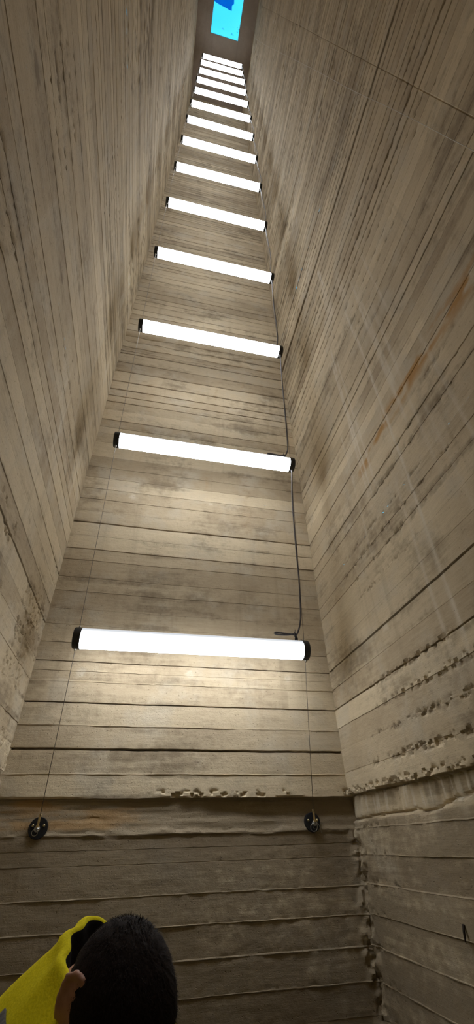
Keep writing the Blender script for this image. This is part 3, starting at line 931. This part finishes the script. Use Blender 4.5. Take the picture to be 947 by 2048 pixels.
def add_child(name, bm, mat, smooth=True, parent=None):
    o = from_bm(name, bm, mat, None, smooth)
    o.parent = parent or person
    o.matrix_parent_inverse = Matrix.Translation(-person.location)
    return o
for s in (-1, 1):
    bm = bmesh.new(); ellip(bm, (.064, s * .031, -.003), (.0125, .0125, .0125), HM, 16)
    e = add_child('eye', bm, M_white)
    bm = bmesh.new(); ellip(bm, (.0745, s * .031, -.005), (.003, .0058, .0058), HM, 12)
    i_ = add_child('iris', bm, M_iris); i_.parent = e; i_.matrix_parent_inverse = Matrix.Translation(-person.location)

# hair: a close cap over the crown, cropped at the sides, with short strands standing in it
def hair_ok(f, l, u):
    if f > .052 and u < .060 - (f - .052) * -.2: return False
    if f > .030 and u < .012: return False
    if u < -.050: return False
    if f > -.050 and u < .018 and abs(l) > .04: return False      # ear and temple
    if f > .012 and u < .030 and abs(l) > .04: return False
    return True
def hair_surf(th, ph, extra=0):
    d = V3(math.sin(th) * math.cos(ph), math.sin(th) * math.sin(ph), math.cos(th))
    up = .5 + .5 * d.z
    t = .003 + .010 * max(0, min(1, (up - .45) / .4)) + extra
    c, r = CR
    low = max(0, -d.z)
    return V3(c[0] + d.x * (r[0] + t), c[1] + d.y * (r[1] + t - .012 * low), c[2] + d.z * (r[2] + t)), d
bm = bmesh.new()
NT_, NP_ = 64, 112
gv = {}
for i in range(NT_ + 1):
    for k in range(NP_):
        th, ph = PI * i / NT_, 2 * PI * k / NP_
        p, d = hair_surf(th, ph)
        n = float(fbm(np.array([p.x * 90 + 50]), np.array([p.y * 90 + p.z * 70 + 50]), 600, 3)[0] - .5)
        gv[i, k] = (p + d * n * .006, p)
vv = {}
def hv(i, k):
    if (i, k) not in vv: vv[i, k] = bm.verts.new(HM @ gv[i, k][0])
    return vv[i, k]
for i in range(NT_):
    for k in range(NP_):
        q = [(i, k), (i + 1, k), (i + 1, (k + 1) % NP_), (i, (k + 1) % NP_)]
        c = sum((gv[x][1] for x in q), V3(0, 0, 0)) / 4
        if hair_ok(*c):
            if i == 0: bm.faces.new([hv(0, 0) if x[0] == 0 else hv(*x) for x in (q[0], q[1], q[2])])
            else: bm.faces.new([hv(*x) for x in q])
hr = random.Random(31)
WH = V3(-.074, .012, .082)                              # crown whorl
cnt = 0
while cnt < 9000:
    th, ph = math.acos(hr.uniform(-.6, 1)), hr.uniform(0, 2 * PI)
    p, d = hair_surf(th, ph, -.001)
    if not hair_ok(*p): continue
    cnt += 1
    away = p - WH
    swirl = d.cross(away).normalized() * .5
    tan = (away - d * away.dot(d)).normalized() + swirl
    tan = (tan - d * tan.dot(d)).normalized()
    top = max(0, min(1, (d.z - .0) / .6))
    ln = (.003 + .006 * top) * hr.uniform(.6, 1.25)
    lift = .35 + .35 * hr.random()
    j = V3(hr.gauss(0, .25), hr.gauss(0, .25), hr.gauss(0, .25))
    g = (tan + d * lift + j).normalized()
    w_ = d.cross(g).normalized() * .0004
    a, b = p, p + g * ln * .55 + d * .001
    c = p + (g - d * .15).normalized() * ln
    v = [bm.verts.new(HM @ x) for x in (a - w_, a + w_, b + w_ * .7, b - w_ * .7, c)]
    bm.faces.new(v[:4]); bm.faces.new((v[3], v[2], v[4]))
hair = add_child('hair', bm, M_hair)

# yellow fleece top
bm = bmesh.new()
caps(bm, [CHEST + Lh * .085 - Fh * .01, CHEST - Lh * .085 - Fh * .01], [.132, .132], 20)
mid = CHEST.lerp(PEL, .55)
caps(bm, [mid + Lh * .075, mid - Lh * .075], [.125, .125], 20)
caps(bm, [PEL + Lh * .075 + UP * .05, PEL - Lh * .075 + UP * .05], [.125, .125], 20)
caps(bm, [CHEST, mid, PEL + UP * .04], [.135, .13, .13], 20)
caps(bm, [CHEST + Lh * .08, mid + Lh * .07, PEL + Lh * .07 + UP * .04], [.125, .12, .122], 20)
caps(bm, [CHEST - Lh * .08, mid - Lh * .07, PEL - Lh * .07 + UP * .04], [.125, .12, .122], 20)
caps(bm, [NECK - UP * .04 - Fh * .02, NECK - UP * .10 - Fh * .06], [.085, .13], 20)
for s in (-1, 1):
    caps(bm, [NECK - UP * .065 - Fh * .03, SHO[s] + UP * .004], [.085, .078], 18)
    e2 = ELB[s]
    caps(bm, [SHO[s], SHO[s].lerp(e2, .5), e2, e2.lerp(WRI[s], .5), e2.lerp(WRI[s], .86)], [.076, .068, .058, .052, .046], 18)
    caps(bm, [CHEST + Lh * .08 * s, SHO[s] - UP * .02], [.11, .07], 18)
top_ = fused('hooded_top', bm, M_fleece, person, .008, 6)
for s in (-1, 1):                                          # ribbed cuffs
    bm = bmesh.new()
    a, b = ELB[s].lerp(WRI[s], .86), ELB[s].lerp(WRI[s], 1.0)
    tube_bm(bm, [a.lerp(b, k / 12) for k in range(13)], [.043 - .0004 * k + (.0012 if k % 2 else 0) for k in range(13)], 20)
    add_child('cuff', bm, M_fleece)

# the hood lying round the neck
HB = NECK + Fh * .020 + UP * .005
def hood_pt(ph, prof):
    """ph 0 = back of the neck; prof 0..1 inner hem -> rim -> outer skirt"""
    cb = math.cos(ph); bk = .5 + .5 * cb
    dirv = -Fh * math.cos(ph) + Lh * math.sin(ph)
    rimz = (.045 + .107 * bk) * (1 - .68 * max(0, math.sin(ph)) ** 1.5)
    rl = .078 + .012 * bk
    if prof < .4:                                          # inside
        t = prof / .4
        r = rl - .006 - .012 * (1 - t); z = -.05 + (rimz + .05) * t
    elif prof < .55:                                       # rolled rim
        t = (prof - .4) / .15
        a = PI * (1 - t)
        r = rl + .006 + .012 * math.cos(a); z = rimz + .012 * math.sin(a)
    else:                                                  # outer skirt, straight down over the shoulders
        t = (prof - .55) / .45
        r = rl + .018 + .175 * t; z = rimz - (.115 + .05 * (1 - bk) + .08 * max(0, math.sin(ph))) * t - .05 * t ** 3
    fold = .007 * math.sin(5 * ph + 1.2) * (1 if prof > .55 else .4) * min(1, abs(prof - .4) * 4) + .004 * math.sin(11 * ph + 9 * prof)
    v = dirv * (r + fold)
    if cb < 0: v += Fh * (v.dot(Fh) * .55)
    return HB + v + UP * (z + fold * .4)
def ss_(x): return x * x * (3 - 2 * x)
nr, nc = 34, 96
Vh = np.array([[list(hood_pt(2 * PI * k / nc, i / (nr - 1))) for k in range(nc)] for i in range(nr)])
hood = link('hood', grid_mesh('hood', Vh, True), M_fleece, None, True)
hood.parent = person; hood.matrix_parent_inverse = Matrix.Translation(-person.location)
M_hoodshade = plain('hood_inside_shade', (.012, .011, .012), .95, 0, .1, 200, .2)  # hood inside coloured near black to stand for the shade in it
hood.data.materials.append(M_hoodshade)
hood.data.polygons.foreach_set('material_index', [1 if (i // nc) < .40 * (nr - 1) else 0 for i in range(len(hood.data.polygons))])
m = hood.modifiers.new('thick', 'SOLIDIFY'); m.thickness = .004; m.offset = -1

# grey band over the right shoulder
rows = []
for i in range(17):
    t = i / 16
    ph = 1.5 * PI + (t - .5) * .5
    c = [hood_pt(ph, pr) for pr in np.linspace(.695, .90, 9)]
    nrm = (-Fh * math.cos(ph) + Lh * math.sin(ph)) * .6 + UP * .8
    rows.append([list(p + nrm * .006) for p in c])
band = link('shoulder_band', grid_mesh('shoulder_band', np.array(rows)), M_greyband, None, True)
band.parent = person; band.matrix_parent_inverse = Matrix.Translation(-person.location)
m = band.modifiers.new('thick', 'SOLIDIFY'); m.thickness = .004; m.offset = 0
band['label'] = 'grey fabric band'

# trousers and shoes
bm = bmesh.new()
caps(bm, [PEL + Lh * .06 + UP * .02, PEL - Lh * .06 + UP * .02], [.118, .118], 18)
for s in (-1, 1):
    caps(bm, [HIP[s], HIP[s].lerp(KNE[s], .5), KNE[s], KNE[s].lerp(ANK[s], .4), ANK[s] + UP * .02], [.105, .092, .074, .070, .062], 18)
fused('trousers', bm, M_denim, person, .009, 6)
for s in (-1, 1):
    o0 = V3(ANK[s].x, ANK[s].y, 0)
    R_ = []
    secs = [(-.085, .022, .018, .070), (-.075, .034, .012, .082), (-.03, .040, .012, .094), (.03, .041, .012, .086), (.09, .046, .012, .064), (.14, .045, .012, .052), (.175, .034, .014, .040), (.192, .014, .018, .030)]
    for f, w2, zb, zt in secs:
        ring = []
        for k in range(20):
            a = 2 * PI * k / 20
            ca, sa = math.cos(a), math.sin(a)
            ring.append(list(o0 + Fh * f + Lh * (w2 * math.copysign(abs(ca) ** .7, ca)) + UP * ((zb + zt) / 2 + (zt - zb) / 2 * math.copysign(abs(sa) ** .8, sa))))
        R_.append(ring)
    bm = bmesh.new()
    rv = [[bm.verts.new(p) for p in r] for r in R_]
    for A, B in zip(rv[:-1], rv[1:]):
        for k in range(20): bm.faces.new((A[k], A[(k + 1) % 20], B[(k + 1) % 20], B[k]))
    bm.faces.new(rv[0][::-1]); bm.faces.new(rv[-1])
    shoe = add_child('shoe', bm, M_shoe)
    bm = bmesh.new()
    out = [(-.092, .020), (-.08, .036), (-.03, .043), (.03, .043), (.09, .049), (.145, .047), (.18, .036), (.199, .012)]
    loop = [(f, w2) for f, w2 in out] + [(f, -w2) for f, w2 in out[::-1]]
    A = [bm.verts.new(o0 + Fh * f + Lh * l + UP * .0) for f, l in loop]
    B = [bm.verts.new(o0 + Fh * f + Lh * l + UP * .018) for f, l in loop]
    bm.faces.new(A[::-1]); bm.faces.new(B)
    for k in range(len(loop)):
        j = (k + 1) % len(loop)
        bm.faces.new((A[k], A[j], B[j], B[k]))
    sl = add_child('sole', bm, M_sole, False); sl.parent = shoe; sl.matrix_parent_inverse = Matrix.Translation(-person.location)
#PERSON-END

# ---------------------------------------------------------------- sky above the roof window
w = bpy.data.worlds.new('sky')
SC.world = w
w.use_nodes = True
nt = w.node_tree
nt.nodes.clear()
tcn = nt.nodes.new('ShaderNodeTexCoord')
nz = nt.nodes.new('ShaderNodeTexNoise'); nz.inputs['Scale'].default_value = 9; nz.inputs['Detail'].default_value = 5
rp = nt.nodes.new('ShaderNodeValToRGB')
rp.color_ramp.elements[0].color = (.16, .78, 1.25, 1); rp.color_ramp.elements[0].position = .3
rp.color_ramp.elements[1].color = (.30, .98, 1.3, 1); rp.color_ramp.elements[1].position = .7
bg = nt.nodes.new('ShaderNodeBackground'); bg.inputs['Strength'].default_value = 1.0
wo = nt.nodes.new('ShaderNodeOutputWorld')
nt.links.new(tcn.outputs['Generated'], nz.inputs['Vector'])
nt.links.new(nz.outputs[0], rp.inputs[0])
nt.links.new(rp.outputs[0], bg.inputs[0])
nt.links.new(bg.outputs[0], wo.inputs[0])

# ---------------------------------------------------------------- camera
cam = bpy.data.cameras.new('camera')
cam.sensor_width = 36
cam.sensor_fit = 'AUTO'
cam.lens = 14.6865
cam.clip_start = .02
co = bpy.data.objects.new('camera', cam)
COL.objects.link(co)
r0 = Vector((0.9771104990030096, -0.21165034400386964, -0.021429060201822094))
r1 = Vector((0.11519257043881007, 0.611091305499912, -0.7831335058967358))
r2 = Vector((0.1788455882983683, 0.7627395022060001, 0.6214842776134838))
Mx = Matrix((r0, -r1, -r2)).transposed().to_4x4()
Mx.translation = (0, 0, EYE)
co.matrix_world = Mx
SC.camera = co

vs = SC.view_settings
SC.display_settings.display_device = 'sRGB'
vs.view_transform = 'Standard'
vs.look = 'None'
vs.exposure = .26
vs.gamma = 1
vs.use_curve_mapping = False
SC.cycles.use_denoising = True
SC.cycles.max_bounces = 8
SC.cycles.diffuse_bounces = 5
